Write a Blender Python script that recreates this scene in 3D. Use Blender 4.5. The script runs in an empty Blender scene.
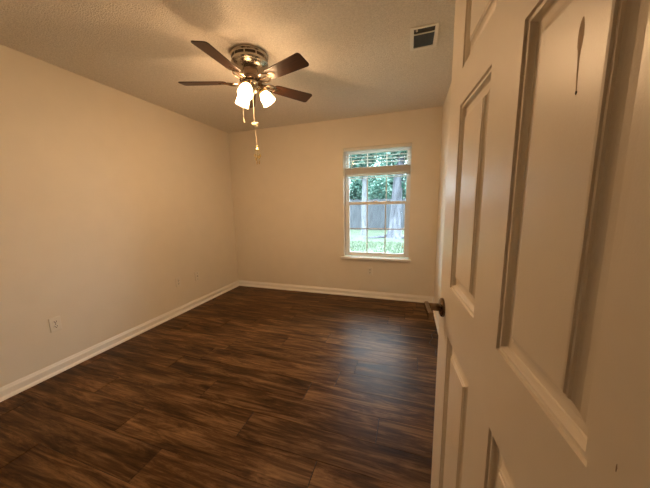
import bpy, bmesh, math, random
from math import sin, cos, pi, radians
from mathutils import Vector, Matrix

S = bpy.context.scene
COL = S.collection
random.seed(7)

# ------------------------------------------------------------------ camera
CAM_H = 1.3103
cam_data = bpy.data.cameras.new('camera')
cam = bpy.data.objects.new('camera', cam_data)
COL.objects.link(cam)
_r = Vector((0.9515, 0.3072, -0.0190)).normalized()
_w = Vector((-0.3064, 0.9399, -0.1508)).normalized()
_u = _r.cross(_w).normalized()
_r = _w.cross(_u).normalized()
M = Matrix((( _r.x, _u.x, -_w.x, 0.0), (_r.y, _u.y, -_w.y, 0.0), (_r.z, _u.z, -_w.z, CAM_H), (0, 0, 0, 1)))
cam.matrix_world = M
cam_data.sensor_width = 36.0
cam_data.lens = 255.55 / 650.0 * 36.0
cam_data.clip_start = 0.01
cam_data.clip_end = 200
S.camera = cam

# ------------------------------------------------------------------ world, light, exposure
world = bpy.data.worlds.new('overcast_sky')
S.world = world
world.use_nodes = True
wn = world.node_tree
wn.nodes.clear()
w_out = wn.nodes.new('ShaderNodeOutputWorld')
w_bg = wn.nodes.new('ShaderNodeBackground')
w_tc = wn.nodes.new('ShaderNodeTexCoord')
w_sep = wn.nodes.new('ShaderNodeSeparateXYZ')
w_ramp = wn.nodes.new('ShaderNodeValToRGB')
w_ramp.color_ramp.elements[0].position = 0.0
w_ramp.color_ramp.elements[0].color = (0.33, 0.40, 0.45, 1)
w_ramp.color_ramp.elements[1].position = 1.0
w_ramp.color_ramp.elements[1].color = (0.74, 0.89, 1.0, 1)
wn.links.new(w_tc.outputs['Generated'], w_sep.inputs[0])
wn.links.new(w_sep.outputs['Z'], w_ramp.inputs[0])
wn.links.new(w_ramp.outputs[0], w_bg.inputs['Color'])
w_bg.inputs['Strength'].default_value = 19.0
wn.links.new(w_bg.outputs[0], w_out.inputs[0])

S.view_settings.view_transform = 'Standard'
S.view_settings.look = 'None'
S.view_settings.gamma = 1.0
S.view_settings.use_curve_mapping = False
S.view_settings.exposure = 0.0

BULB_COLOR = (1.0, 0.622, 0.325)
SHADE_STRENGTH = 12.0
BULB_STRENGTH = 1260.0

# ------------------------------------------------------------------ room dimensions (metres)
H = 2.44
XL, XR = -2.689, 0.353          # side walls
YB = 3.5115                     # window wall
YE, YE0 = 0.154, 0.034          # doorway wall, room face and hall face
WT = 0.14
WX0, WX1, WZ0, WZ1 = -0.86, 0.02, 0.578, 2.06   # window opening


# ------------------------------------------------------------------ materials
def new_mat(name):
    m = bpy.data.materials.new(name)
    m.use_nodes = True
    nt = m.node_tree
    b = nt.nodes['Principled BSDF']
    return m, nt, b


def plain(name, col, rough=0.5, metal=0.0, noise=0.0, nscale=20.0, bump=0.0, bscale=200.0, spec=0.5, stretch=None, bdist=0.004):
    m, nt, b = new_mat(name)
    b.inputs['Roughness'].default_value = rough
    b.inputs['Metallic'].default_value = metal
    b.inputs['Specular IOR Level'].default_value = spec
    tc = nt.nodes.new('ShaderNodeTexCoord')
    if noise > 0:
        n = nt.nodes.new('ShaderNodeTexNoise')
        n.inputs['Scale'].default_value = nscale
        n.inputs['Detail'].default_value = 4
        src = tc.outputs['Object']
        if stretch:
            mp = nt.nodes.new('ShaderNodeMapping')
            mp.inputs['Scale'].default_value = stretch
            nt.links.new(src, mp.inputs[0])
            src = mp.outputs[0]
        nt.links.new(src, n.inputs['Vector'])
        r = nt.nodes.new('ShaderNodeValToRGB')
        r.color_ramp.elements[0].position = 0.3
        r.color_ramp.elements[1].position = 0.7
        r.color_ramp.elements[0].color = tuple(c * (1 - noise) for c in col) + (1,)
        r.color_ramp.elements[1].color = tuple(min(1, c * (1 + noise)) for c in col) + (1,)
        nt.links.new(n.outputs['Fac'], r.inputs[0])
        nt.links.new(r.outputs[0], b.inputs['Base Color'])
    else:
        b.inputs['Base Color'].default_value = tuple(col) + (1,)
    if bump > 0:
        n2 = nt.nodes.new('ShaderNodeTexNoise')
        n2.inputs['Scale'].default_value = bscale
        n2.inputs['Detail'].default_value = 3
        nt.links.new(tc.outputs['Object'], n2.inputs['Vector'])
        bp = nt.nodes.new('ShaderNodeBump')
        bp.inputs['Strength'].default_value = bump
        bp.inputs['Distance'].default_value = bdist
        nt.links.new(n2.outputs['Fac'], bp.inputs['Height'])
        nt.links.new(bp.outputs[0], b.inputs['Normal'])
    return m


MAT = {}
MAT['wall'] = plain('wall_paint', (0.82, 0.745, 0.62), 0.5, noise=0.015, nscale=6, bump=0.06, bscale=260, spec=0.35)
MAT['ceiling'] = plain('ceiling_texture', (0.82, 0.77, 0.69), 0.9, noise=0.10, nscale=110, bump=0.8, bscale=125, spec=0.1, bdist=0.009)
MAT['trim'] = plain('white_trim_paint', (0.86, 0.82, 0.75), 0.35, noise=0.01, nscale=12)
MAT['door'] = plain('cream_door_enamel', (0.84, 0.755, 0.63), 0.325, noise=0.02, nscale=9, bump=0.05, bscale=420)
MAT['tan_mark'] = plain('tan_door_mark', (0.56, 0.43, 0.30), 0.8, noise=0.03, spec=0.05)
MAT['brown_mark'] = plain('brown_door_mark', (0.33, 0.24, 0.15), 0.6, noise=0.05)
MAT['vinyl'] = plain('white_vinyl', (0.84, 0.84, 0.82), 0.35, noise=0.01)
MAT['blind'] = plain('blind_slat', (0.80, 0.76, 0.68), 0.4, noise=0.03, nscale=30, stretch=(1, 20, 20))
MAT['plate'] = plain('white_plastic', (0.82, 0.76, 0.65), 0.3, noise=0.01)
MAT['slot'] = plain('dark_slot', (0.035, 0.028, 0.02), 0.7, noise=0.1)
MAT['nickel'] = plain('brushed_nickel', (0.46, 0.41, 0.34), 0.27, 1.0, noise=0.08, nscale=40, stretch=(1, 1, 12))
MAT['vent_dark'] = plain('motor_vent_dark', (0.05, 0.032, 0.02), 0.45, 0.5, noise=0.1)
MAT['gold'] = plain('polished_brass', (0.78, 0.60, 0.28), 0.25, 1.0, noise=0.05)
MAT['bronze'] = plain('aged_bronze', (0.24, 0.175, 0.125), 0.2, 1.0, noise=0.12, nscale=30)
MAT['cord'] = plain('ivory_cord', (0.80, 0.70, 0.52), 0.7, noise=0.05, nscale=200)
MAT['cable'] = plain('black_cable', (0.012, 0.012, 0.013), 0.5, noise=0.1)
MAT['louver'] = plain('register_louver', (0.075, 0.068, 0.072), 0.45, 0.3, noise=0.04)
MAT['hall'] = plain('hall_paint', (0.62, 0.54, 0.42), 0.7, noise=0.02)


def blade_mat():
    m, nt, b = new_mat('walnut_blade')
    tc = nt.nodes.new('ShaderNodeTexCoord')
    mp = nt.nodes.new('ShaderNodeMapping')
    mp.inputs['Scale'].default_value = (3, 40, 40)
    n = nt.nodes.new('ShaderNodeTexNoise')
    n.inputs['Scale'].default_value = 3.0
    n.inputs['Detail'].default_value = 6
    r = nt.nodes.new('ShaderNodeValToRGB')
    r.color_ramp.elements[0].position = 0.3
    r.color_ramp.elements[0].color = (0.022, 0.008, 0.004, 1)
    r.color_ramp.elements[1].position = 0.75
    r.color_ramp.elements[1].color = (0.058, 0.022, 0.010, 1)
    nt.links.new(tc.outputs['Object'], mp.inputs[0])
    nt.links.new(mp.outputs[0], n.inputs['Vector'])
    nt.links.new(n.outputs['Fac'], r.inputs[0])
    nt.links.new(r.outputs[0], b.inputs['Base Color'])
    b.inputs['Roughness'].default_value = 0.32
    return m


MAT['blade'] = blade_mat()


def lamp_mats():
    m, nt, b = new_mat('lit_frosted_glass')
    b.inputs['Base Color'].default_value = (0.9, 0.86, 0.78, 1)
    b.inputs['Roughness'].default_value = 0.4
    b.inputs['Emission Color'].default_value = BULB_COLOR + (1,)
    b.inputs['Emission Strength'].default_value = SHADE_STRENGTH
    tr = nt.nodes.new('ShaderNodeBsdfTransparent')
    mx = nt.nodes.new('ShaderNodeMixShader')
    tc = nt.nodes.new('ShaderNodeTexCoord')
    sp = nt.nodes.new('ShaderNodeSeparateXYZ')
    mr = nt.nodes.new('ShaderNodeMapRange')      # less see-through towards the neck, added to dim the ceiling near the fan
    mr.inputs['From Min'].default_value = -0.10
    mr.inputs['From Max'].default_value = -0.035
    mr.inputs['To Min'].default_value = 0.74
    mr.inputs['To Max'].default_value = 0.25
    nt.links.new(tc.outputs['Object'], sp.inputs[0])
    nt.links.new(sp.outputs['Z'], mr.inputs['Value'])
    nt.links.new(mr.outputs[0], mx.inputs[0])
    nt.links.new(b.outputs[0], mx.inputs[1])
    nt.links.new(tr.outputs[0], mx.inputs[2])
    nt.links.new(mx.outputs[0], nt.nodes['Material Output'].inputs[0])
    m2, nt2, b2 = new_mat('lit_bulb')
    b2.inputs['Base Color'].default_value = (0.9, 0.86, 0.78, 1)
    b2.inputs['Emission Color'].default_value = BULB_COLOR + (1,)
    b2.inputs['Emission Strength'].default_value = BULB_STRENGTH
    return m, m2


MAT['shade'], MAT['bulb'] = lamp_mats()


def glass_mat():
    m, nt, b = new_mat('window_glass')
    nt.nodes.remove(b)
    out = nt.nodes['Material Output']
    tr = nt.nodes.new('ShaderNodeBsdfTransparent')
    tr.inputs[0].default_value = (0.95, 0.98, 0.97, 1)
    gl = nt.nodes.new('ShaderNodeBsdfGlossy')
    gl.inputs['Roughness'].default_value = 0.03
    fr = nt.nodes.new('ShaderNodeFresnel')
    fr.inputs[0].default_value = 1.25
    mx = nt.nodes.new('ShaderNodeMixShader')
    nt.links.new(fr.outputs[0], mx.inputs[0])
    nt.links.new(tr.outputs[0], mx.inputs[1])
    nt.links.new(gl.outputs[0], mx.inputs[2])
    nt.links.new(mx.outputs[0], out.inputs[0])
    return m


MAT['glass'] = glass_mat()


def floor_mat():
    m, nt, b = new_mat('dark_walnut_planks')
    L = nt.links.new
    tc = nt.nodes.new('ShaderNodeTexCoord')
    at = nt.nodes.new('ShaderNodeAttribute')
    at.attribute_name = 'plank'
    add = nt.nodes.new('ShaderNodeVectorMath')
    add.operation = 'ADD'
    sc = nt.nodes.new('ShaderNodeVectorMath')
    sc.operation = 'MULTIPLY'
    sc.inputs[1].default_value = (13.0, 7.0, 5.0)
    L(at.outputs['Color'], sc.inputs[0])
    L(tc.outputs['Object'], add.inputs[0])
    L(sc.outputs[0], add.inputs[1])
    # broad cathedral figure
    mp1 = nt.nodes.new('ShaderNodeMapping')
    mp1.inputs['Scale'].default_value = (1.25, 10.0, 1.0)
    L(add.outputs[0], mp1.inputs[0])
    n1 = nt.nodes.new('ShaderNodeTexNoise')
    n1.inputs['Scale'].default_value = 1.6
    n1.inputs['Detail'].default_value = 7
    n1.inputs['Roughness'].default_value = 0.74
    n1.inputs['Distortion'].default_value = 0.6
    L(mp1.outputs[0], n1.inputs['Vector'])
    # fine grain
    mp2 = nt.nodes.new('ShaderNodeMapping')
    mp2.inputs['Scale'].default_value = (1.8, 70.0, 1.0)
    L(add.outputs[0], mp2.inputs[0])
    n2 = nt.nodes.new('ShaderNodeTexNoise')
    n2.inputs['Scale'].default_value = 1.5
    n2.inputs['Detail'].default_value = 4
    L(mp2.outputs[0], n2.inputs['Vector'])
    mxf = nt.nodes.new('ShaderNodeMath')
    mxf.operation = 'MULTIPLY_ADD'
    mxf.inputs[1].default_value = 0.27
    L(n2.outputs['Fac'], mxf.inputs[0])
    L(n1.outputs['Fac'], mxf.inputs[2])
    r = nt.nodes.new('ShaderNodeValToRGB')
    e = r.color_ramp.elements
    e[0].position = 0.49
    e[0].color = (0.024, 0.0095, 0.0034, 1)
    e[1].position = 0.81
    e[1].color = (0.225, 0.120, 0.048, 1)
    mid = e.new(0.625)
    mid.color = (0.075, 0.0335, 0.0115, 1)
    L(mxf.outputs[0], r.inputs[0])
    # plank-to-plank tone
    sepc = nt.nodes.new('ShaderNodeSeparateColor')
    L(at.outputs['Color'], sepc.inputs[0])
    mr = nt.nodes.new('ShaderNodeMapRange')
    mr.inputs['To Min'].default_value = 0.86
    mr.inputs['To Max'].default_value = 1.14
    L(sepc.outputs[0], mr.inputs['Value'])
    mul = nt.nodes.new('ShaderNodeVectorMath')
    mul.operation = 'SCALE'
    L(r.outputs[0], mul.inputs[0])
    L(mr.outputs[0], mul.inputs['Scale'])
    L(mul.outputs[0], b.inputs['Base Color'])
    rr = nt.nodes.new('ShaderNodeMapRange')
    rr.inputs['To Min'].default_value = 0.30
    rr.inputs['To Max'].default_value = 0.46
    L(n1.outputs['Fac'], rr.inputs['Value'])
    L(rr.outputs[0], b.inputs['Roughness'])
    b.inputs['Specular IOR Level'].default_value = 0.11
    bp = nt.nodes.new('ShaderNodeBump')
    bp.inputs['Strength'].default_value = 0.15
    bp.inputs['Distance'].default_value = 0.002
    L(n2.outputs['Fac'], bp.inputs['Height'])
    L(bp.outputs[0], b.inputs['Normal'])
    return m


MAT['floor'] = floor_mat()
MAT['underlay'] = plain('seam_dark', (0.012, 0.006, 0.004), 0.8)

# outside
MAT['grass'] = plain('lawn_grass', (0.092, 0.116, 0.080), 0.9, noise=0.35, nscale=1.4, spec=0.1)
MAT['blade_grass'] = plain('grass_blade', (0.098, 0.128, 0.082), 0.8, noise=0.2, nscale=3, spec=0.1)
MAT['fence'] = plain('weathered_fence', (0.092, 0.096, 0.110), 0.9, noise=0.35, nscale=3, stretch=(6, 6, 0.6), spec=0.1)
MAT['bark_pale'] = plain('pale_bark', (0.16, 0.16, 0.175), 0.95, noise=0.4, nscale=6, bump=0.8, bscale=20, stretch=(2, 2, 0.5), spec=0.1)
MAT['bark_grey'] = plain('grey_bark', (0.11, 0.11, 0.13), 0.95, noise=0.55, nscale=4, bump=0.8, bscale=18, stretch=(2, 2, 0.5), spec=0.1)


def leaf_mat(name, c0, c1):
    m, nt, b = new_mat(name)
    nt.nodes.remove(b)
    out = nt.nodes['Material Output']
    g = nt.nodes.new('ShaderNodeNewGeometry')
    r = nt.nodes.new('ShaderNodeValToRGB')
    r.color_ramp.elements[0].color = tuple(c0) + (1,)
    r.color_ramp.elements[1].color = tuple(c1) + (1,)
    d = nt.nodes.new('ShaderNodeBsdfDiffuse')
    t = nt.nodes.new('ShaderNodeBsdfTranslucent')
    a = nt.nodes.new('ShaderNodeMixShader')
    a.inputs[0].default_value = 0.4
    nt.links.new(g.outputs['Random Per Island'], r.inputs[0])
    nt.links.new(r.outputs[0], d.inputs[0])
    nt.links.new(r.outputs[0], t.inputs[0])
    nt.links.new(d.outputs[0], a.inputs[1])
    nt.links.new(t.outputs[0], a.inputs[2])
    nt.links.new(a.outputs[0], out.inputs[0])
    return m


MAT['leaf'] = leaf_mat('tree_leaf', (0.037, 0.124, 0.093), (0.310, 0.446, 0.384))
MAT['leaf_dark'] = leaf_mat('shrub_leaf', (0.019, 0.068, 0.053), (0.205, 0.310, 0.260))


# ------------------------------------------------------------------ mesh helpers
def link_mesh(name, bm, mat, parent=None, smooth=False, bevel=0.0, segs=2, angle=40):
    bmesh.ops.recalc_face_normals(bm, faces=bm.faces[:])
    me = bpy.data.meshes.new(name)
    bm.to_mesh(me)
    bm.free()
    me.materials.append(MAT[mat] if isinstance(mat, str) else mat)
    o = bpy.data.objects.new(name, me)
    COL.objects.link(o)
    if smooth:
        me.polygons.foreach_set('use_smooth', [True] * len(me.polygons))
        try:
            me.set_sharp_from_angle(angle=radians(angle))
        except Exception:
            pass
    if bevel > 0:
        md = o.modifiers.new('edge', 'BEVEL')
        md.width = bevel
        md.segments = segs
        md.limit_method = 'ANGLE'
    if parent is not None:
        o.parent = parent
    return o


def box(bm, x0, x1, y0, y1, z0, z1, mat=None):
    vs = [bm.verts.new((x, y, z)) for x in (x0, x1) for y in (y0, y1) for z in (z0, z1)]
    fs = [(0, 1, 3, 2), (4, 6, 7, 5), (0, 4, 5, 1), (2, 3, 7, 6), (0, 2, 6, 4), (1, 5, 7, 3)]
    for f in fs:
        bm.faces.new([vs[i] for i in f])
    if mat is not None:
        for v in vs:
            v.co = mat @ v.co
    return vs


def lathe(bm, prof, n=32, mat=None, cap0=False, cap1=False):
    rings = []
    for (r, z) in prof:
        ring = []
        for k in range(n):
            a = 2 * pi * k / n
            co = Vector((r * cos(a), r * sin(a), z))
            ring.append(bm.verts.new(mat @ co if mat is not None else co))
        rings.append(ring)
    for i in range(len(rings) - 1):
        for k in range(n):
            k2 = (k + 1) % n
            bm.faces.new((rings[i][k], rings[i][k2], rings[i + 1][k2], rings[i + 1][k]))
    if cap0:
        bm.faces.new(rings[0][::-1])
    if cap1:
        bm.faces.new(rings[-1])


def tube(bm, pts, r, n=8, caps=True):
    pts = [Vector(p) for p in pts]
    rs = r if isinstance(r, (list, tuple)) else [r] * len(pts)
    rings = []
    ref = None
    for i, p in enumerate(pts):
        d = (pts[min(i + 1, len(pts) - 1)] - pts[max(i - 1, 0)]).normalized()
        if ref is None:
            ref = Vector((0, 0, 1)) if abs(d.z) < 0.9 else Vector((1, 0, 0))
        a = d.cross(ref).normalized()
        b = a.cross(d).normalized()
        ref = b
        rings.append([bm.verts.new(p + (a * cos(2 * pi * k / n) + b * sin(2 * pi * k / n)) * rs[i]) for k in range(n)])
    for i in range(len(rings) - 1):
        for k in range(n):
            k2 = (k + 1) % n
            bm.faces.new((rings[i][k], rings[i][k2], rings[i + 1][k2], rings[i + 1][k]))
    if caps:
        bm.faces.new(rings[0][::-1])
        bm.faces.new(rings[-1])


def extrude_poly(bm, pts2, to3, d0, d1):
    a = [bm.verts.new(to3(p, d0)) for p in pts2]
    b = [bm.verts.new(to3(p, d1)) for p in pts2]
    n = len(pts2)
    bm.faces.new(a)
    bm.faces.new(b[::-1])
    for i in range(n):
        j = (i + 1) % n
        bm.faces.new((a[i], b[i], b[j], a[j]))


def sphere(bm, c, r, sx=1, sy=1, sz=1, seg=12):
    mm = Matrix.Translation(Vector(c)) @ Matrix.Diagonal((sx * r, sy * r, sz * r, 1))
    bmesh.ops.create_uvsphere(bm, u_segments=seg, v_segments=max(6, seg // 2), radius=1.0, matrix=mm)


def empty(name, loc, rotz=0.0, label=None, cat=None, group=None):
    o = bpy.data.objects.new(name, None)
    o.empty_display_size = 0.1
    COL.objects.link(o)
    o.location = loc
    o.rotation_euler = (0, 0, rotz)
    if label:
        tag(o, label, cat, group)
    return o


def tag(o, label, cat, group=None):
    o['label'] = label
    o['category'] = cat
    if group:
        o['group'] = group


def structure(o, label=None, cat=None):
    o['kind'] = 'structure'
    if label:
        o['label'] = label
        o['category'] = cat
    return o


def copy_tree(o, parent=None):
    c = o.copy()
    COL.objects.link(c)
    if parent is not None:
        c.parent = parent
    for ch in list(o.children):
        copy_tree(ch, c)
    return c


# ------------------------------------------------------------------ floor
def build_floor():
    bm = bmesh.new()
    lay = bm.loops.layers.float_color.new('plank')
    g, gy = 0.0024, 0.0010
    rng = random.Random(11)
    pitch, Lp = 0.184, 1.22
    known = {0: -0.37, 1: None, 2: -0.65, 3: -0.135, 4: -0.91, 5: -0.414, 6: -1.255}
    y_hi = 1.985
    rows = range(-9, 12)
    for k in rows:
        y1 = min(y_hi - pitch * k, YB)
        y0 = max(y_hi - pitch * (k + 1), YE0)
        if y1 - y0 < 0.01:
            continue
        jx = known.get(k)
        if jx is None:
            jx = rng.uniform(-1.2, 0)
        n0 = math.floor((XL - jx) / Lp)
        x = jx + n0 * Lp
        while x < XR:
            x0, x1 = max(x, XL), min(x + Lp, XR)
            x += Lp
            if x1 - x0 < 0.01:
                continue
            c = (rng.random(), rng.random(), rng.random(), 1)
            vs = [bm.verts.new(p) for p in ((x0 + g, y0 + gy, 0), (x1 - g, y0 + gy, 0), (x1 - g, y1 - gy, 0), (x0 + g, y1 - gy, 0))]
            lo = [bm.verts.new((v.co.x, v.co.y, -0.004)) for v in vs]
            fs = [bm.faces.new(vs)]
            for i in range(4):
                j = (i + 1) % 4
                fs.append(bm.faces.new((vs[i], lo[i], lo[j], vs[j])))
            for f in fs:
                for l in f.loops:
                    l[lay] = c
    o = link_mesh('floor', bm, 'floor')
    structure(o, 'dark walnut plank floor of the empty room', 'floor')
    o.data.materials.append(MAT['underlay'])
    bm = bmesh.new()
    bm.from_mesh(o.data)
    vs = box(bm, XL - WT, XR + WT, YE0 - 1.4, YB + WT, -0.15, -0.003)
    for v in vs:
        for f in v.link_faces:
            f.material_index = 1
    bm.to_mesh(o.data)
    bm.free()


build_floor()

# ------------------------------------------------------------------ walls and ceiling
bm = bmesh.new()
box(bm, XL - WT, XR + WT, YE0 - 1.4, YB + WT, H, H + 0.12)
structure(link_mesh('ceiling', bm, 'ceiling'), 'textured off-white ceiling', 'ceiling')

bm = bmesh.new()
box(bm, XL - WT, XL, YE0, YB + WT, -0.1, H)
structure(link_mesh('wall_left', bm, 'wall'), 'plain cream wall with three cover plates', 'wall')

bm = bmesh.new()
box(bm, XR, XR + WT, YE0, YB + WT, -0.1, H)
structure(link_mesh('wall_right', bm, 'wall'), 'cream wall behind the open door', 'wall')

bm = bmesh.new()
box(bm, XL, WX0, YB, YB + WT, -0.1, H)
box(bm, WX1, XR, YB, YB + WT, -0.1, H)
box(bm, WX0, WX1, YB, YB + WT, -0.1, WZ0 - 0.04)
box(bm, WX0, WX1, YB, YB + WT, WZ1, H)
structure(link_mesh('wall_back', bm, 'wall'), 'cream wall around the window', 'wall')

# doorway wall, behind and beside the camera
DX0, DX1, DZ = -0.640, 0.196, 2.045
bm = bmesh.new()
box(bm, XL, DX0, YE0, YE, -0.1, H)
box(bm, DX1, XR, YE0, YE, -0.1, H)
box(bm, DX0, DX1, YE0, YE, DZ, H)
structure(link_mesh('wall_front', bm, 'wall'), 'cream wall around the doorway', 'wall')
# hall beyond the doorway closes the space behind the camera
bm = bmesh.new()
box(bm, XL - WT, XR + WT, YE0 - 1.4, YE0 - 1.3, -0.1, H)
box(bm, XL - WT, XL, YE0 - 1.3, YE0, -0.1, H)
box(bm, XR, XR + WT, YE0 - 1.3, YE0, -0.1, H)
structure(link_mesh('wall_hall', bm, 'hall'), 'hall walls behind the doorway', 'wall')


def base_profile(o, along0, along1, to3, name):
    """baseboard with eased top and a separate-looking quarter-round shoe"""
    bm = bmesh.new()
    prof = [(0, 0), (0.0145, 0), (0.0145, 0.060), (0.0135, 0.064), (0.0085, 0.071), (0.0075, 0.075), (0.003, 0.085), (0, 0.0865)]
    extrude_poly(bm, prof, to3, along0, along1)
    shoe = [(0.0140, 0.0)] + [(0.0140 + 0.018 * cos(a), 0.022 * sin(a)) for a in (0, 0.4, 0.8, 1.2, pi / 2)]
    extrude_poly(bm, shoe, to3, along0, along1)
    ob = link_mesh(name, bm, 'trim')
    structure(ob)
    return ob


base_profile(None, YE, YB, lambda p, t: Vector((XL + p[0], t, p[1])), 'baseboard_left')
base_profile(None, XL, XR, lambda p, t: Vector((t, YB - p[0], p[1])), 'baseboard_back')
base_profile(None, YE, YB, lambda p, t: Vector((XR - p[0], t, p[1])), 'baseboard_right')
base_profile(None, XL, DX0 - 0.07, lambda p, t: Vector((t, YE + p[0], p[1])), 'baseboard_front')

# door jamb lining (doorway around the camera)
bm = bmesh.new()
box(bm, DX0, DX0 + 0.018, YE0, YE, 0, DZ)
box(bm, DX1 - 0.009, DX1, YE0, YE - 0.003, 0, DZ)
box(bm, DX0 + 0.018, DX1 - 0.009, YE0, YE, DZ - 0.012, DZ)
structure(link_mesh('trim_1', bm, 'trim'), 'door jamb lining of the doorway', 'trim')

# ------------------------------------------------------------------ window_1
win = empty('window_1', ((WX0 + WX1) / 2, YB, WZ0))
structure(win, 'white single-hung window with gridded sashes', 'window')
wox, woy, woz = win.location


def wbox(bm, x0, x1, y0, y1, z0, z1):
    box(bm, x0 - wox, x1 - wox, y0 - woy, y1 - woy, z0 - woz, z1 - woz)


FY = YB + 0.075        # inner face of the frame
bm = bmesh.new()
fw = 0.028
wbox(bm, WX0, WX0 + fw, FY, YB + WT, WZ0, WZ1)
wbox(bm, WX1 - fw, WX1, FY, YB + WT, WZ0, WZ1)
wbox(bm, WX0 + fw, WX1 - fw, FY, YB + WT, WZ1 - fw, WZ1)
wbox(bm, WX0 + fw, WX1 - fw, FY, YB + WT, WZ0, WZ0 + 0.022)
link_mesh('window_frame', bm, 'vinyl', win, bevel=0.002)


def sash(name, x0, x1, z0, z1, y0, y1, st, top, bot, mx, mz):
    bm = bmesh.new()
    wbox(bm, x0, x0 + st, y0, y1, z0, z1)
    wbox(bm, x1 - st, x1, y0, y1, z0, z1)
    wbox(bm, x0 + st, x1 - st, y0, y1, z1 - top, z1)
    wbox(bm, x0 + st, x1 - st, y0, y1, z0, z0 + bot)
    s = link_mesh(name, bm, 'vinyl', win, bevel=0.003)
    ym = (y0 + y1) / 2
    gx0, gx1, gz0, gz1 = x0 + st, x1 - st, z0 + bot, z1 - top
    bm = bmesh.new()
    for k in range(1, mx):
        xx = gx0 + (gx1 - gx0) * k / mx
        wbox(bm, xx - 0.007, xx + 0.007, ym - 0.008, ym - 0.003, gz0, gz1)
    for k in range(1, mz):
        zz = gz0 + (gz1 - gz0) * k / mz
        wbox(bm, gx0, gx1, ym - 0.0075, ym - 0.0035, zz - 0.007, zz + 0.007)
    link_mesh('muntin_grid', bm, 'vinyl', s)
    bm = bmesh.new()
    wbox(bm, gx0 - 0.004, gx1 + 0.004, ym, ym + 0.003, gz0 - 0.004, gz1 + 0.004)
    link_mesh('glass_pane', bm, 'glass', s)
    return s


sash('upper_sash', WX0 + fw, WX1 - fw, 1.305, WZ1 - fw, YB + 0.108, YB + 0.130, 0.026, 0.03, 0.035, 3, 2)
lower = sash('lower_sash', WX0 + fw, WX1 - fw, WZ0 + 0.022, 1.345, YB + 0.080, YB + 0.106, 0.038, 0.040, 0.030, 3, 2)
bm = bmesh.new()
wbox(bm, -0.45, -0.39, YB + 0.066, YB + 0.081, 1.330, 1.350)
wbox(bm, -0.435, -0.405, YB + 0.062, YB + 0.068, 1.334, 1.356)
link_mesh('sash_lock', bm, 'vinyl', win, bevel=0.002)
# stool (inner sill) with apron
bm = bmesh.new()
wbox(bm, WX0 - 0.042, WX1 + 0.034, YB - 0.035, YB, WZ0 - 0.034, WZ0 - 0.002)
wbox(bm, WX0 + 0.002, WX1 - 0.002, YB, FY, WZ0 - 0.034, WZ0 - 0.002)
link_mesh('window_sill', bm, 'trim', win, bevel=0.006, segs=3)

# ------------------------------------------------------------------ window blind
bl = empty('window_blind', ((WX0 + WX1) / 2, YB + 0.035, WZ1), 0,
           'cream slatted blind drawn partway up at the top of the window', 'blind')
box_l, box_r = WX0 + 0.006 - bl.location.x, WX1 - 0.006 - bl.location.x
bm = bmesh.new()
box(bm, box_l, box_r, -0.026, 0.026, -0.040, -0.002)
link_mesh('headrail', bm, 'blind', bl, bevel=0.002)


def slat_bm(z, tilt):
    bm = bmesh.new()
    w, t, n = 0.025, 0.0014, 6
    up, lo = [], []
    for s in (box_l + 0.004, box_r - 0.004):
        ru, rl = [], []
        for k in range(n + 1):
            q = -w + 2 * w * k / n
            crown = 0.003 * (1 - (q / w) ** 2)
            yy, zz = q * cos(tilt), q * sin(tilt) + crown
            ru.append(bm.verts.new((s, yy, z + zz + t)))
            rl.append(bm.verts.new((s, yy, z + zz - t)))
        up.append(ru)
        lo.append(rl)
    for k in range(n):
        bm.faces.new((up[0][k], up[1][k], up[1][k + 1], up[0][k + 1]))
        bm.faces.new((lo[0][k], lo[0][k + 1], lo[1][k + 1], lo[1][k]))
    for s in (0, 1):
        for k in range(n):
            bm.faces.new((up[s][k], up[s][k + 1], lo[s][k + 1], lo[s][k]))
    for q in (0, n):
        bm.faces.new((up[0][q], up[1][q], lo[1][q], lo[0][q]))
    return bm


for k, z in enumerate((-0.080, -0.122, -0.164, -0.206)):
    link_mesh('slat', slat_bm(z, radians(4)), 'blind', bl, smooth=True)
nst = 20
for k in range(nst):
    link_mesh('slat', slat_bm(-0.262 - k * 0.0046, 0), 'blind', bl, smooth=True)
bm = bmesh.new()
box(bm, box_l + 0.003, box_r - 0.003, -0.026, 0.026, -0.372, -0.357)
link_mesh('bottom_rail', bm, 'blind', bl, bevel=0.003)
for xx in (box_l + 0.055, 0.0, box_r - 0.055):
    bm = bmesh.new()
    for yy in (-0.0275, 0.0275):
        tube(bm, [(xx, yy, -0.04), (xx, yy, -0.372)], 0.0011, 6)
    link_mesh('ladder_cord', bm, 'cord', bl)
bm = bmesh.new()
tube(bm, [(box_l + 0.10, -0.031, -0.030), (box_l + 0.101, -0.033, -0.2), (box_l + 0.10, -0.031, -0.36)], 0.004, 8)
link_mesh('tilt_wand', bm, 'vinyl', bl, smooth=True)
bm = bmesh.new()
tube(bm, [(box_r - 0.075, -0.029, -0.03), (box_r - 0.074, -0.030, -0.8), (box_r - 0.075, -0.029, -1.30)], 0.0012, 6)
lathe(bm, [(0.002, -1.298), (0.005, -1.31), (0.007, -1.335), (0.001, -1.338)], 10, Matrix.Translation((box_r - 0.075, -0.029, 0)))
link_mesh('lift_cord', bm, 'cord', bl)

# ------------------------------------------------------------------ door_1 (open six-panel door)
EX, EY, ANG = 0.1191, 0.9663, 0.0788
DW, DT = 0.815, 0.035
HX, HY = EX + DW * sin(ANG), EY - DW * cos(ANG)
door = empty('door_1', (HX, HY, 0.0), ANG)
structure(door, 'open cream six-panel door', 'door')
# local: hinge at origin, +y towards the knob edge; visible face at x=0, body to +x
UA, UB, UC, UD = 0.128, 0.348, 0.472, 0.687
ROWS = ((0.275, 0.8914), (1.0509, 1.5759), (1.6697, 1.912))
DZ0, DZ1 = 0.010, 2.032


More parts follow.
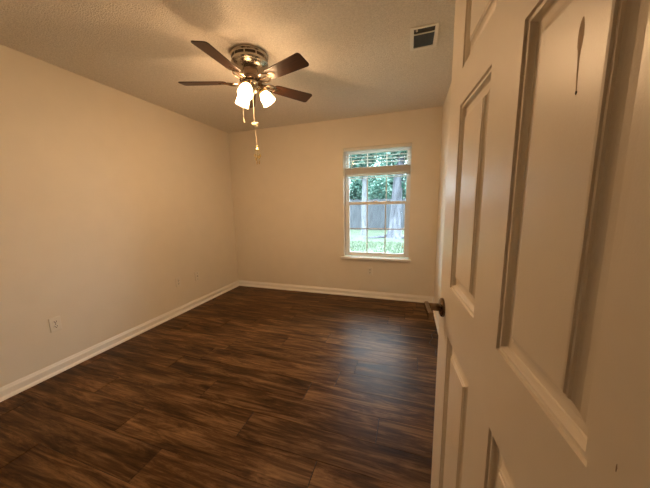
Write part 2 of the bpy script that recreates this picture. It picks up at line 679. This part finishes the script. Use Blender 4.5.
def door_panel_rings(bm, y0, y1, z0, z1, xs, sgn):
    """recessed-and-raised panel: concentric rings (inset, depth)"""
    prof = [(0.0, 0.0), (0.0010, 0.0044), (0.0032, 0.0050), (0.0050, 0.0038), (0.0088, 0.0036), (0.0108, 0.0066), (0.0128, 0.0115), (0.0150, 0.0131),
            (0.0260, 0.0126), (0.0330, 0.0112), (0.0385, 0.0088), (0.0415, 0.0070), (0.0425, 0.0044), (0.0450, 0.0040), (0.0462, 0.0018), (0.0490, 0.0012)]
    rings = []
    for t, d in prof:
        x = xs + sgn * d
        rings.append([bm.verts.new((x, y, z)) for y, z in ((y0 + t, z0 + t), (y1 - t, z0 + t), (y1 - t, z1 - t), (y0 + t, z1 - t))])
    for a, b in zip(rings, rings[1:]):
        for i in range(4):
            j = (i + 1) % 4
            bm.faces.new((a[i], a[j], b[j], b[i]))
    bm.faces.new(rings[-1])
    return rings[0]


def door_slab():
    bm = bmesh.new()
    ys = [0.0, DW - UD, DW - UC, DW - UB, DW - UA, DW]
    zs = [DZ0, ROWS[0][0], ROWS[0][1], ROWS[1][0], ROWS[1][1], ROWS[2][0], ROWS[2][1], DZ1]
    for xs, sgn in ((0.0, 1), (DT, -1)):
        for i in range(5):
            for j in range(7):
                if i in (1, 3) and j in (1, 3, 5):
                    door_panel_rings(bm, ys[i], ys[i + 1], zs[j], zs[j + 1], xs, sgn)
                else:
                    bm.faces.new([bm.verts.new((xs, y, z)) for y, z in ((ys[i], zs[j]), (ys[i + 1], zs[j]), (ys[i + 1], zs[j + 1]), (ys[i], zs[j + 1]))])
    for (ya, za, yb, zb) in ((0, DZ0, 0, DZ1), (DW, DZ0, DW, DZ1), (0, DZ0, DW, DZ0), (0, DZ1, DW, DZ1)):
        bm.faces.new([bm.verts.new(p) for p in ((0, ya, za), (DT, ya, za), (DT, yb, zb), (0, yb, zb))])
    bmesh.ops.remove_doubles(bm, verts=bm.verts[:], dist=0.00005)
    return bm


link_mesh('door_slab', door_slab(), 'door', door)

# lever handle on the room-side face
KU, KV = 0.052, 0.956
ky = DW - KU
hd = empty('door_handle', (0, ky, KV))
hd.parent = door
RX = Matrix.Rotation(-pi / 2, 4, 'Y')      # lathe axis z -> -x
bm = bmesh.new()
lathe(bm, [(0.0315, -0.0005), (0.0325, 0.003), (0.031, 0.008), (0.026, 0.0105), (0.017, 0.0115), (0.0, 0.0118)], 32, RX)
link_mesh('rose', bm, 'bronze', hd, smooth=True)
bm = bmesh.new()
lathe(bm, [(0.015, 0.010), (0.0135, 0.016), (0.0125, 0.030), (0.013, 0.042), (0.0135, 0.052), (0.0, 0.0525)], 24, RX)
link_mesh('handle_neck', bm, 'bronze', hd, smooth=True)
bm = bmesh.new()
lev = [(0.014, 0.013), (-0.015, 0.0125), (-0.045, 0.0115), (-0.070, 0.0120), (-0.082, 0.0125)]
prev = None
for yy, hh in lev:
    ring = [bm.verts.new((-0.052 + dx, yy, dz * hh)) for dx, dz in ((-0.0075, -0.75), (-0.0045, -1), (0.0045, -1), (0.0075, -0.75), (0.0075, 0.75), (0.0045, 1), (-0.0045, 1), (-0.0075, 0.75))]
    if prev:
        for i in range(8):
            bm.faces.new((prev[i], prev[(i + 1) % 8], ring[(i + 1) % 8], ring[i]))
    else:
        bm.faces.new(ring[::-1])
    prev = ring
bm.faces.new(prev)
link_mesh('lever', bm, 'bronze', hd, smooth=True, angle=30)
# handle on the far face
hb = empty('door_handle', (DT, ky, KV))
hb.parent = door
RB = Matrix.Rotation(pi / 2, 4, 'Y')
bm = bmesh.new()
lathe(bm, [(0.0325, -0.0005), (0.0325, 0.003), (0.026, 0.0105), (0.013, 0.0115), (0.0105, 0.030), (0.012, 0.058), (0.0, 0.0585)], 24, RB)
link_mesh('rose', bm, 'bronze', hb, smooth=True)
bm = bmesh.new()
tube(bm, [(0.050, 0.010, 0.0), (0.052, -0.055, 0.0), (0.050, -0.105, -0.002)], [0.0115, 0.0095, 0.011], 12)
link_mesh('lever', bm, 'bronze', hb, smooth=True)
# latch plate on the door edge
bm = bmesh.new()
box(bm, 0.005, DT - 0.005, DW - 0.0015, DW + 0.0012, KV - 0.028, KV + 0.028)
box(bm, 0.011, DT - 0.011, DW, DW + 0.010, KV - 0.008, KV + 0.008)
link_mesh('latch', bm, 'nickel', door, bevel=0.001)
for z in (0.20, 1.02, 1.82):
    bm = bmesh.new()
    tube(bm, [(-0.006, -0.004, z - 0.045), (-0.006, -0.004, z + 0.045)], 0.006, 12)
    box(bm, 0.0, 0.030, -0.0022, 0.0004, z - 0.044, z + 0.044)
    link_mesh('hinge', bm, 'bronze', door, smooth=True)


def run_mark(name, pts, widths, mat, x=0.0, th=0.0012):
    """thin raised mark lying on the visible door face: pts (u from knob edge, v)"""
    bm = bmesh.new()
    rows = []
    for (u, v), w in zip(pts, widths):
        y = DW - u
        rows.append([bm.verts.new((x + 0.0001, y - w, v)), bm.verts.new((x - th * 0.7, y - w * 0.55, v)), bm.verts.new((x - th, y, v)),
                     bm.verts.new((x - th * 0.7, y + w * 0.55, v)), bm.verts.new((x + 0.0001, y + w, v))])
    for a, b in zip(rows, rows[1:]):
        for i in range(4):
            bm.faces.new((a[i], a[i + 1], b[i + 1], b[i]))
    bm.faces.new(rows[0][::-1])
    bm.faces.new(rows[-1])
    return link_mesh(name, bm, mat, door, smooth=True)


o = run_mark('drop_mark', [(0.6010, 1.4985), (0.6005, 1.495), (0.6003, 1.488), (0.6003, 1.480), (0.6003, 1.472), (0.6005, 1.466), (0.6010, 1.455), (0.6018, 1.44), (0.6030, 1.427), (0.6033, 1.4245), (0.6034, 1.4228)],
             [0.0012, 0.0032, 0.0048, 0.0054, 0.0046, 0.0028, 0.0017, 0.0015, 0.0013, 0.0020, 0.0006], 'tan_mark', x=0.0012, th=0.0003)  # raised drop-shaped mark with a thin tail, darker tan than the door
o['label'] = 'tan drop-shaped mark'
run_mark('mark_bead', [(0.6032, 1.4262), (0.6034, 1.4245), (0.6035, 1.4222)], [0.0006, 0.0019, 0.0008], 'slot', x=0.0010, th=0.0003)  # small dark dot at the lower end of the mark
run_mark('paint_chip', [(0.7155, 1.0875), (0.7155, 1.0840), (0.7155, 1.0800)], [0.0003, 0.0009, 0.0005], 'brown_mark', x=0.0, th=0.0003)
o = run_mark('brown_mark', [(0.066, 0.898), (0.082, 0.888), (0.098, 0.880), (0.113, 0.878), (0.122, 0.878)],
             [0.0006, 0.0010, 0.0012, 0.0012, 0.0004], 'brown_mark', x=0.0, th=0.0003)  # thin brown line from below the handle towards the panel corner
o['label'] = 'thin brown line on the door face'

# ------------------------------------------------------------------ ceiling fan
FX, FYY = -1.173, 1.849
fan = empty('ceiling_fan', (FX, FYY, H), 0, 'five-blade ceiling fan with nickel housing and lit glass shades', 'ceiling fan')


def fz(z):
    return z - H


bm = bmesh.new()
prof = [(0.0, 2.44), (0.136, 2.44), (0.141, 2.437), (0.143, 2.432), (0.143, 2.424), (0.139, 2.420), (0.136, 2.416), (0.136, 2.386), (0.140, 2.383),
        (0.140, 2.374), (0.136, 2.369), (0.130, 2.364), (0.127, 2.363), (0.127, 2.360), (0.118, 2.353), (0.103, 2.345), (0.084, 2.338), (0.066, 2.335), (0.0, 2.334)]
lathe(bm, [(r * 0.97, fz(z)) for r, z in prof], 56)
house = link_mesh('motor_housing', bm, 'nickel', fan, smooth=True, angle=30)
# dark vent slots round the band
nv = 10
for k in range(nv):
    bm = bmesh.new()
    a0 = 2 * pi * k / nv + 0.03
    a1 = 2 * pi * (k + 1) / nv - 0.05
    m = 6
    inn, out = [], []
    for i in range(m + 1):
        a = a0 + (a1 - a0) * i / m
        out.append([bm.verts.new((0.1334 * cos(a), 0.1334 * sin(a), fz(z))) for z in (2.392, 2.410)])
        inn.append([bm.verts.new((0.1305 * cos(a), 0.1305 * sin(a), fz(z))) for z in (2.392, 2.410)])
    for i in range(m):
        bm.faces.new((out[i][0], out[i + 1][0], out[i + 1][1], out[i][1]))
        bm.faces.new((out[i][0], inn[i][0], inn[i + 1][0], out[i + 1][0]))
        bm.faces.new((out[i][1], out[i + 1][1], inn[i + 1][1], inn[i][1]))
    for i in (0, m):
        bm.faces.new((out[i][0], out[i][1], inn[i][1], inn[i][0]))
    link_mesh('vent_slot', bm, 'vent_dark', house)
# motor neck and flywheel
bm = bmesh.new()
lathe(bm, [(r, fz(z)) for r, z in [(0.056, 2.337), (0.053, 2.328), (0.052, 2.315), (0.052, 2.284), (0.056, 2.276), (0.064, 2.270)]], 40, None, True, True)
link_mesh('motor_neck', bm, 'bronze', fan, smooth=True, angle=30)
bm = bmesh.new()
lathe(bm, [(r, fz(z)) for r, z in [(0.0, 2.272), (0.080, 2.272), (0.084, 2.268), (0.084, 2.256), (0.080, 2.252), (0.0, 2.252)]], 40)
link_mesh('flywheel', bm, 'bronze', fan, smooth=True, angle=30)

PITCH = radians(-13)
BZ = fz(2.246)


def blade_bm():
    """blade in its own frame: +x outwards, rounded tip corners"""
    bm = bmesh.new()
    r0, r1, w0, w1, rc = 0.185, 0.532, 0.050, 0.062, 0.022
    pts = [(r0, -w0 * 0.55), (r0 + 0.012, -w0 * 0.92), (r0 + 0.035, -w0)]
    pts += [(r1 - rc, -w1)]
    for i in range(1, 6):
        a = -pi / 2 + (pi / 2) * i / 5
        pts.append((r1 - rc + rc * cos(a) - 0.0, -w1 + rc + rc * sin(a)))
    for i in range(0, 6):
        a = (pi / 2) * i / 5
        pts.append((r1 - rc + rc * cos(a), w1 - rc + rc * sin(a)))
    pts += [(r0 + 0.035, w0), (r0 + 0.012, w0 * 0.92), (r0, w0 * 0.55)]
    extrude_poly(bm, pts, lambda p, d: Vector((p[0], p[1], d)), -0.003, 0.003)
    return bm


def bracket_bm():
    bm = bmesh.new()
    # two scrolled arms sweeping from the flywheel to a palm plate under the blade
    for s in (-1, 1):
        tube(bm, [(0.060, s * 0.010, 0.008), (0.090, s * 0.014, -0.004), (0.115, s * 0.028, -0.012), (0.140, s * 0.040, -0.011),
                  (0.165, s * 0.040, -0.008), (0.188, s * 0.026, -0.0055), (0.205, s * 0.006, -0.0050)],
             [0.0060, 0.0060, 0.0055, 0.0055, 0.0055, 0.0050, 0.0045], 8)
    tube(bm, [(0.070, 0, 0.010), (0.100, 0, -0.006), (0.125, 0, -0.008), (0.15, 0.0, -0.0065), (0.20, 0, -0.0055)], [0.008, 0.007, 0.006, 0.006, 0.005], 8)
    pts = [(0.185, -0.016), (0.215, -0.024), (0.245, -0.012), (0.252, 0.0), (0.245, 0.012), (0.215, 0.024), (0.185, 0.016)]
    extrude_poly(bm, pts, lambda p, d: Vector((p[0], p[1], d)), -0.0062, -0.0032)
    for (x, y) in ((0.205, -0.014), (0.205, 0.014), (0.237, 0.0)):
        sphere(bm, (x, y, -0.0066), 0.0045, 1, 1, 0.5, 8)
    return bm


TH0 = -0.3058
proto_blade = link_mesh('blade', blade_bm(), 'blade', fan, bevel=0.0015)
proto_br = link_mesh('blade_bracket', bracket_bm(), 'bronze', proto_blade, smooth=True)
for k in range(5):
    b = proto_blade if k == 0 else copy_tree(proto_blade, fan)
    b.rotation_mode = 'XYZ'
    b.rotation_euler = (PITCH, 0, TH0 + k * 2 * pi / 5)
    b.location = (0, 0, BZ)

# light kit
bm = bmesh.new()
lathe(bm, [(r, fz(z)) for r, z in [(0.0, 2.253), (0.052, 2.253), (0.055, 2.246), (0.050, 2.236), (0.040, 2.228), (0.040, 2.215), (0.046, 2.208), (0.047, 2.190),
                                     (0.040, 2.176), (0.026, 2.166), (0.016, 2.160), (0.012, 2.150), (0.0, 2.147)]], 36)
kit = link_mesh('light_kit', bm, 'nickel', fan, smooth=True, angle=35)
SHADE_AZ = (radians(36), radians(160), radians(282))
TILT = radians(34)


def shade_frame(az):
    base = Vector((0.074 * cos(az), 0.074 * sin(az), fz(2.204)))
    # local -z axis of shade points down and outwards
    return Matrix.Translation(base) @ Matrix.Rotation(az, 4, 'Z') @ Matrix.Rotation(-TILT, 4, 'Y')


def shade_bm():
    bm = bmesh.new()
    outer = [(0.023, -0.012), (0.027, -0.020), (0.036, -0.034), (0.044, -0.052), (0.048, -0.070), (0.0500, -0.086), (0.053, -0.102), (0.0545, -0.109)]
    inner = [(r - 0.003, z) for r, z in outer[::-1]]
    lathe(bm, outer + inner, 28)
    # scalloped lip
    return bm


for i, az in enumerate(SHADE_AZ):
    fr = shade_frame(az)
    bm = bmesh.new()
    c = Vector((cos(az), sin(az), 0))
    p0 = c * 0.036 + Vector((0, 0, fz(2.200)))
    tube(bm, [p0, c * 0.058 + Vector((0, 0, fz(2.214))), fr @ Vector((0, 0, 0.012)), fr @ Vector((0, 0, 0.0))], 0.0075, 10)
    link_mesh('light_arm', bm, 'nickel', kit, smooth=True)
    bm = bmesh.new()
    lathe(bm, [(0.0, 0.006), (0.018, 0.004), (0.027, -0.004), (0.030, -0.016), (0.0335, -0.026), (0.0325, -0.0265)], 24, fr)
    link_mesh('socket_cup', bm, 'gold', kit, smooth=True)
    sh = link_mesh('lamp_shade', shade_bm(), 'shade', fan, smooth=True, angle=60)
    sh.matrix_local = fr
    bm = bmesh.new()
    lathe(bm, [(0.010, -0.012), (0.011, -0.030), (0.017, -0.050), (0.021, -0.066), (0.017, -0.080), (0.008, -0.087), (0.0, -0.089)], 18)
    link_mesh('bulb', bm, 'bulb', sh, smooth=True)

# short pull chain with pendant (front of the kit)
sx, sy = -0.068, -0.024
bm = bmesh.new()
tube(bm, [(sx, sy, fz(2.185)), (sx, sy, fz(1.985))], 0.0011, 6)
ch = link_mesh('pull_chain', bm, 'cord', fan)
bm = bmesh.new()
lathe(bm, [(r, z + fz(1.985)) for r, z in [(0.0012, 0.004), (0.0035, -0.004), (0.0052, -0.016), (0.0042, -0.025), (0.0, -0.028)]], 12, Matrix.Translation((sx, sy, 0)))
link_mesh('pendant', bm, 'cord', ch, smooth=True)
# long cord: knot, lower cord and a brass tassel
lx, ly = 0.007, 0.004
bm = bmesh.new()
tube(bm, [(lx, ly, fz(2.155)), (lx, ly, fz(1.955))], 0.0014, 6)
tube(bm, [(lx, ly, fz(1.955)), (lx + 0.006, ly, fz(1.86)), (lx + 0.010, ly, fz(1.785))], 0.0020, 8)
cord = link_mesh('pull_cord', bm, 'cord', fan, smooth=True)
bm = bmesh.new()
for (dx, dy, dz, rr) in ((-0.012, 0, 0.004, 0.009), (0.010, 0.004, 0.0, 0.010), (0.0, -0.005, -0.004, 0.010), (0.017, 0, 0.005, 0.006), (-0.001, 0.004, 0.008, 0.008), (0.013, -0.003, -0.012, 0.006)):
    sphere(bm, (lx + dx * 1.4, ly + dy * 1.4, fz(1.945) + dz * 1.4), rr * 1.3, 1, 1, 0.8, 10)
link_mesh('knot', bm, 'cord', cord, smooth=True)
tx = lx + 0.011
bm = bmesh.new()
sphere(bm, (tx, ly, fz(1.778)), 0.010, 1, 1, 1, 12)
lathe(bm, [(0.004, fz(1.772)), (0.013, fz(1.760)), (0.018, fz(1.752)), (0.016, fz(1.748)), (0.0, fz(1.748))], 14, Matrix.Translation((tx, ly, 0)))
link_mesh('tassel_cap', bm, 'gold', cord, smooth=True)
for k in range(5):
    a = 2 * pi * k / 5 + 0.3
    px, py = tx + 0.017 * cos(a), ly + 0.017 * sin(a)
    z0 = 1.750
    z1 = 1.722 - 0.012 * (k % 3)
    bm = bmesh.new()
    tube(bm, [(px, py, fz(z0)), (px + 0.004 * cos(a), py + 0.004 * sin(a), fz(z1))], 0.0016, 6)
    lathe(bm, [(0.002, 0.002), (0.0062, -0.010), (0.0052, -0.022), (0.0, -0.026)], 8, Matrix.Translation((px + 0.004 * cos(a), py + 0.004 * sin(a), fz(z1))))
    link_mesh('tassel_drop', bm, 'gold', cord, smooth=True)
for k in range(2):
    bm = bmesh.new()
    px = tx - 0.008 + 0.020 * k
    tube(bm, [(px, ly, fz(1.748)), (px, ly, fz(1.675))], 0.0010, 6)
    lathe(bm, [(0.0015, 0.002), (0.0045, -0.012), (0.004, -0.030), (0.0, -0.034)], 8, Matrix.Translation((px, ly, fz(1.675))))
    link_mesh('tassel_drop', bm, 'gold', cord, smooth=True)

# ------------------------------------------------------------------ ceiling vent
VX0, VX1, VY0, VY1 = -0.022, 0.157, 1.943, 2.205
vent = empty('ceiling_vent', ((VX0 + VX1) / 2, (VY0 + VY1) / 2, H), 0, 'small rectangular air vent with a cream frame in the ceiling', 'vent')
hx, hy = (VX1 - VX0) / 2, (VY1 - VY0) / 2
bm = bmesh.new()
fwid = 0.024
for (x0, x1, y0, y1) in ((-hx, -hx + fwid, -hy, hy), (hx - fwid, hx, -hy, hy), (-hx + fwid, hx - fwid, -hy, -hy + 0.020), (-hx + fwid, hx - fwid, hy - 0.026, hy)):
    box(bm, x0, x1, y0, y1, -0.009, -0.001)
link_mesh('vent_frame', bm, 'trim', vent, bevel=0.003)
bm = bmesh.new()
box(bm, -hx + fwid, hx - fwid, -hy + 0.020, hy - 0.026, -0.0025, -0.0005)
link_mesh('duct_opening', bm, 'slot', vent)
bm = bmesh.new()
box(bm, -hx + fwid, hx - fwid, -0.060, -0.052, -0.010, -0.004)
link_mesh('cross_bar', bm, 'trim', vent, bevel=0.001)
for k in range(16):
    x = -hx + fwid + 0.006 + k * (2 * hx - 2 * fwid - 0.012) / 15
    bm = bmesh.new()
    m_ = Matrix.Translation((x, 0, -0.0055)) @ Matrix.Rotation(radians(35), 4, 'Y')
    box(bm, -0.0036, 0.0036, -0.052, hy - 0.034, -0.0005, 0.0005, m_)
    link_mesh('louver', bm, 'louver', vent)
bm = bmesh.new()
box(bm, -hx + fwid + 0.012, -hx + fwid + 0.024, -hy + 0.018, -hy + 0.032, -0.017, -0.008)
link_mesh('damper_lever', bm, 'plate', vent, bevel=0.002)


# ------------------------------------------------------------------ wall outlets
def duplex(loc, rotz, label, cat, group, kind='duplex'):
    """plate lies in local xz plane facing -y"""
    t = empty('wall_outlet' if kind == 'duplex' else 'cable_jack', loc, rotz, label, cat, group)
    bm = bmesh.new()
    pts = [(-0.035, -0.0575), (0.035, -0.0575), (0.035, 0.0575), (-0.035, 0.0575)]
    a = [bm.verts.new((x, 0, z)) for x, z in pts]
    b = [bm.verts.new((x, -0.0060, z)) for x, z in pts]
    c = [bm.verts.new((x * 0.93, -0.0080, z * 0.955)) for x, z in pts]
    for p, q in ((a, b), (b, c)):
        for i in range(4):
            j = (i + 1) % 4
            bm.faces.new((p[i], p[j], q[j], q[i]))
    bm.faces.new(c)
    bm.faces.new(a[::-1])
    link_mesh('cover_plate', bm, 'plate', t)
    if kind == 'duplex':
        for s in (-1, 1):
            bm = bmesh.new()
            zc = s * 0.0195
            pts = [(0.0165 * (1 if abs(cos(q)) > 1 else cos(q)) * 1.0, zc + 0.0165 * max(-0.82, min(0.82, sin(q)))) for q in [2 * pi * i / 24 for i in range(24)]]
            extrude_poly(bm, pts, lambda p, d: Vector((p[0], d, p[1])), -0.0060, -0.0096)
            rc = link_mesh('receptacle', bm, 'plate', t)
            bm = bmesh.new()
            box(bm, -0.0084, -0.0048, -0.0099, -0.0090, zc - 0.003, zc + 0.0085)
            box(bm, 0.0048, 0.0084, -0.0099, -0.0090, zc - 0.002, zc + 0.0080)
            lathe(bm, [(0.0036, 0.0090), (0.0036, 0.0099), (0.0, 0.0099)], 10, Matrix.Translation((0, 0, zc - 0.0075)) @ Matrix.Rotation(pi / 2, 4, 'X'))
            link_mesh('contact_slots', bm, 'slot', rc)
        bm = bmesh.new()
        sphere(bm, (0, -0.0080, 0), 0.0035, 1, 0.4, 1, 10)
        link_mesh('screw', bm, 'nickel', t)
    else:
        bm = bmesh.new()
        R_ = Matrix.Rotation(pi / 2, 4, 'X')
        lathe(bm, [(0.0075, 0.006), (0.0075, 0.009), (0.0048, 0.0092), (0.0048, 0.016), (0.0, 0.016)], 6, R_)
        link_mesh('coaxial_socket', bm, 'nickel', t)
        for s in (-1, 1):
            bm = bmesh.new()
            sphere(bm, (0, -0.0080, s * 0.042), 0.0042, 1, 0.4, 1, 10)
            link_mesh('screw', bm, 'vent_dark', t)
    return t


RL = pi / 2         # facing +x on the left wall
duplex((XL, 1.174, 0.401), RL, 'white duplex outlet low on the plain wall, nearest the doorway and alone', 'outlet', 'wall outlets')
duplex((XL, 2.346, 0.402), RL, 'white duplex outlet on the plain wall beside the smaller jack plate', 'outlet', 'wall outlets')
duplex((XL, 2.647, 0.396), RL, 'white plate with one round cable jack on the plain wall near the corner', 'jack', None, 'jack')
duplex((-0.488, YB, 0.382), 0.0, 'white duplex outlet on the wall under the window sill', 'outlet', 'wall outlets')

# ------------------------------------------------------------------ thin black cable on the floor by the far side of the door
pts = [(0.325, 2.74, 0.003), (0.285, 2.66, 0.003), (0.255, 2.60, 0.003), (0.262, 2.54, 0.003), (0.240, 2.48, 0.003), (0.225, 2.44, 0.003), (0.243, 2.40, 0.003),
       (0.268, 2.36, 0.003), (0.272, 2.32, 0.003), (0.262, 2.28, 0.003), (0.285, 2.22, 0.003), (0.300, 2.12, 0.003), (0.310, 2.0, 0.003)]
bm = bmesh.new()
tube(bm, pts, 0.003, 6)
cb = link_mesh('cable', bm, 'cable', None, smooth=True)
tag(cb, 'thin black cable lying in a wiggle on the floor behind the door handle', 'cable')

# ------------------------------------------------------------------ back yard seen through the window
GZ = -0.25
bm = bmesh.new()
box(bm, -30, 22, YB + WT + 0.3, 45, GZ - 0.3, GZ)
structure(link_mesh('lawn', bm, 'grass'), 'bright green lawn outside the window', 'lawn')
rng = random.Random(3)
bm = bmesh.new()
for k in range(5500):
    y = rng.uniform(6.5, 10.6)
    x = rng.uniform(-0.42 * y - 0.8, 0.10 * y + 0.3)
    h = rng.uniform(0.04, 0.11)
    a = rng.uniform(0, 2 * pi)
    w = 0.012
    dx, dy = cos(a) * w, sin(a) * w
    lx_, ly_ = rng.uniform(-0.04, 0.04), rng.uniform(-0.04, 0.04)
    bm.faces.new([bm.verts.new((x - dx, y - dy, GZ)), bm.verts.new((x + dx, y + dy, GZ)), bm.verts.new((x + lx_, y + ly_, GZ + h))])
o = link_mesh('grass', bm, 'blade_grass')
tag(o, 'short bright grass growing on the lawn outside', 'grass')
o['kind'] = 'stuff'

FYD = 15.6
fence = empty('wooden_fence', (0, FYD, GZ), 0, 'weathered grey board fence across the back of the yard', 'fence')
fpw, npk = 0.148, 96
x0f = -11.0
for k in range(npk):
    x = x0f + k * fpw
    hgt = 1.86 + rng.uniform(-0.02, 0.02)
    bm = bmesh.new()
    yy = rng.uniform(-0.006, 0.006)
    pts = [(x + 0.0005, 0.03), (x + fpw - 0.0005, 0.03), (x + fpw - 0.0005, hgt - 0.05), (x + fpw - 0.035, hgt), (x + 0.035, hgt), (x + 0.0005, hgt - 0.05)]
    extrude_poly(bm, pts, lambda p, d: Vector((p[0], d, p[1])), yy - 0.009, yy + 0.009)
    link_mesh('fence_board', bm, 'fence', fence)
for z in (0.35, 1.45):
    bm = bmesh.new()
    box(bm, x0f, x0f + npk * fpw, 0.016, 0.055, z, z + 0.09)
    link_mesh('fence_rail', bm, 'fence', fence)
for k in range(7):
    x = x0f + k * npk * fpw / 6
    bm = bmesh.new()
    box(bm, x - 0.045, x + 0.045, 0.056, 0.146, -0.02, 1.75)
    link_mesh('fence_post', bm, 'fence', fence)


def leaf_cloud(bm, blobs, n, size, rng):
    tot = sum(b[3] * b[4] * b[5] for b in blobs)
    for (cx, cy, cz, rx, ry, rz) in blobs:
        m = int(n * rx * ry * rz / tot)
        for _ in range(m):
            v = Vector((rng.gauss(0, 1), rng.gauss(0, 1), rng.gauss(0, 1))).normalized() * (rng.random() ** 0.4)
            p = Vector((cx + v.x * rx, cy + v.y * ry, cz + v.z * rz))
            q = Matrix.Rotation(rng.uniform(0, 2 * pi), 3, 'Z') @ Matrix.Rotation(rng.uniform(-1.2, 1.2), 3, 'X') @ Matrix.Rotation(rng.uniform(0, 6), 3, 'Z')
            s = size * rng.uniform(0.6, 1.4)
            vs = [bm.verts.new(p + q @ Vector(c)) for c in ((-s, 0, 0), (0, -s * 0.45, s * 0.12), (s, 0, 0), (0, s * 0.45, s * 0.12))]
            bm.faces.new(vs)


def trunk_bm(pts, rs, limbs=(), seed=1):
    bm = bmesh.new()
    tube(bm, pts, rs, 14)
    for lp, lr in limbs:
        tube(bm, lp, lr, 8)
    return bm


def tree(loc, label, trunk_pts, trunk_r, limbs, blobs, n, size, bark, leaf, seed):
    t = empty('tree', (loc[0], loc[1], GZ), 0, label, 'tree', 'trees in the back yard')
    tr = link_mesh('trunk', trunk_bm(trunk_pts, trunk_r, limbs), bark, t, smooth=True)
    bm = bmesh.new()
    leaf_cloud(bm, blobs, n, size, random.Random(seed))
    f = link_mesh('foliage', bm, leaf, t)
    f['kind'] = 'stuff'
    return t


# pale slim trunk
tree((-2.13, 13.0), 'slim pale-barked tree in front of the board fence',
     [(0, 0, -0.05), (0.02, 0, 0.4), (0.0, 0, 1.5), (0.05, 0, 3.0), (0.1, 0, 4.1)], [0.20, 0.14, 0.125, 0.12, 0.07],
     [([(0.02, 0, 2.6), (-0.5, 0.2, 3.4), (-0.9, 0.2, 4.2)], [0.07, 0.05, 0.02]), ([(0.05, 0, 3.0), (0.3, 0.1, 3.7), (0.5, 0.2, 4.4)], [0.07, 0.05, 0.02])],
     [(-0.7, 0, 4.0, 1.0, 1.0, 0.7), (0.1, 0.1, 4.1, 0.7, 0.9, 0.6), (-0.5, 0, 3.5, 1.1, 0.8, 0.7)], 3000, 0.12, 'bark_pale', 'leaf', 21)
# broad leaning trunk with root flare
tree((-0.58, 12.2), 'thick grey leaning tree with flared roots on the lawn',
     [(0, 0, -0.06), (0.0, 0, 0.12), (0.02, 0, 0.5), (0.05, 0, 1.3), (0.09, 0, 2.3), (0.18, 0, 3.4), (0.25, 0, 4.2)], [0.48, 0.36, 0.27, 0.24, 0.22, 0.19, 0.10],
     [([(0.05, 0, 0.16), (-0.5, -0.15, 0.05), (-1.1, -0.35, 0.0), (-1.5, -0.4, -0.03)], [0.11, 0.08, 0.05, 0.03]),
      ([(0.05, 0, 0.16), (0.4, -0.2, 0.05), (0.8, -0.4, 0.0)], [0.11, 0.08, 0.03]),
      ([(0.2, 0, 2.2), (0.7, 0.1, 3.0), (1.1, 0.2, 3.9)], [0.12, 0.08, 0.04]), ([(0.2, 0, 2.4), (-0.25, 0.1, 3.2), (-0.4, 0.2, 3.9)], [0.10, 0.07, 0.03])],
     [(0.5, 0, 4.1, 1.2, 1.2, 0.6), (-0.25, 0.1, 3.9, 0.6, 0.9, 0.7), (1.0, 0.1, 3.5, 0.8, 0.8, 0.8), (0.75, -0.3, 2.6, 0.5, 0.4, 0.6), (-0.3, -0.4, 3.1, 0.5, 0.3, 0.4)], 3600, 0.12, 'bark_grey', 'leaf', 22)
# trees beyond the fence
SP = [(-3.9, 23.5, 5.2, 'tall green tree beyond the fence, behind the slim pale trunk'),
      (-1.9, 19.4, 4.0, 'loose light-green tree beyond the fence, between the two trunks'),
      (0.9, 23.5, 5.0, 'wide green tree beyond the fence, behind the leaning trunk')]
for i, (x, y, h, lab) in enumerate(SP):
    r = random.Random(41 + i)
    blobs = [(r.uniform(-0.8, 0.8), r.uniform(-0.5, 0.5), h * r.uniform(0.5, 0.95), r.uniform(0.9, 1.35), r.uniform(0.8, 1.1), r.uniform(0.8, 1.2)) for _ in range(8)]
    tree((x, y), lab, [(0, 0, -0.05), (0.05, 0, h * 0.5), (0, 0, h * 1.05)], [0.16, 0.12, 0.05],
         [([(0.05, 0, h * 0.45), (0.6, 0, h * 0.8)], [0.06, 0.03]), ([(0.05, 0, h * 0.5), (-0.6, 0.1, h * 0.85)], [0.06, 0.03])],
         blobs + [(0.45, 0, h * 1.1, 1.2, 0.9, 0.8)], 4600, 0.14, 'bark_grey', 'leaf', 60 + i)


# understorey shrubs just over and in front of the fence
def shrub(loc, label, blobs, n, size, seed, leaf='leaf_dark'):
    t = empty('shrub', (loc[0], loc[1], GZ), 0, label, 'shrub', 'shrubs by the fence')
    bm = bmesh.new()
    for k in range(5):
        r = random.Random(seed + k)
        tube(bm, [(0, 0, -0.03), (r.uniform(-0.2, 0.2), r.uniform(-0.1, 0.1), 0.7), (r.uniform(-0.5, 0.5), r.uniform(-0.2, 0.2), blobs[0][2])], [0.03, 0.022, 0.01], 6)
    link_mesh('stem', bm, 'bark_grey', t)
    bm = bmesh.new()
    leaf_cloud(bm, blobs, n, size, random.Random(seed))
    f = link_mesh('foliage', bm, leaf, t)
    f['kind'] = 'stuff'


SH = [(-3.3, 16.9, 'dark shrub rising over the fence just past the slim pale trunk', 'leaf_dark'),
      (-1.75, 16.9, 'pale leafy shrub rising over the fence between the two trunks', 'leaf'),
      (-0.2, 16.9, 'dark leafy shrub over the fence behind the thick leaning trunk', 'leaf_dark')]
for i, (x, y, lab, lf) in enumerate(SH):
    shrub((x, y), lab, [(0, 0, 2.3, 0.72, 0.5, 0.7), (0.3, 0, 1.6, 0.45, 0.4, 0.6), (-0.3, 0.1, 1.7, 0.45, 0.4, 0.6), (0.1, 0.1, 2.9, 0.5, 0.4, 0.5)], 1700, 0.11, 5 + i, lf)
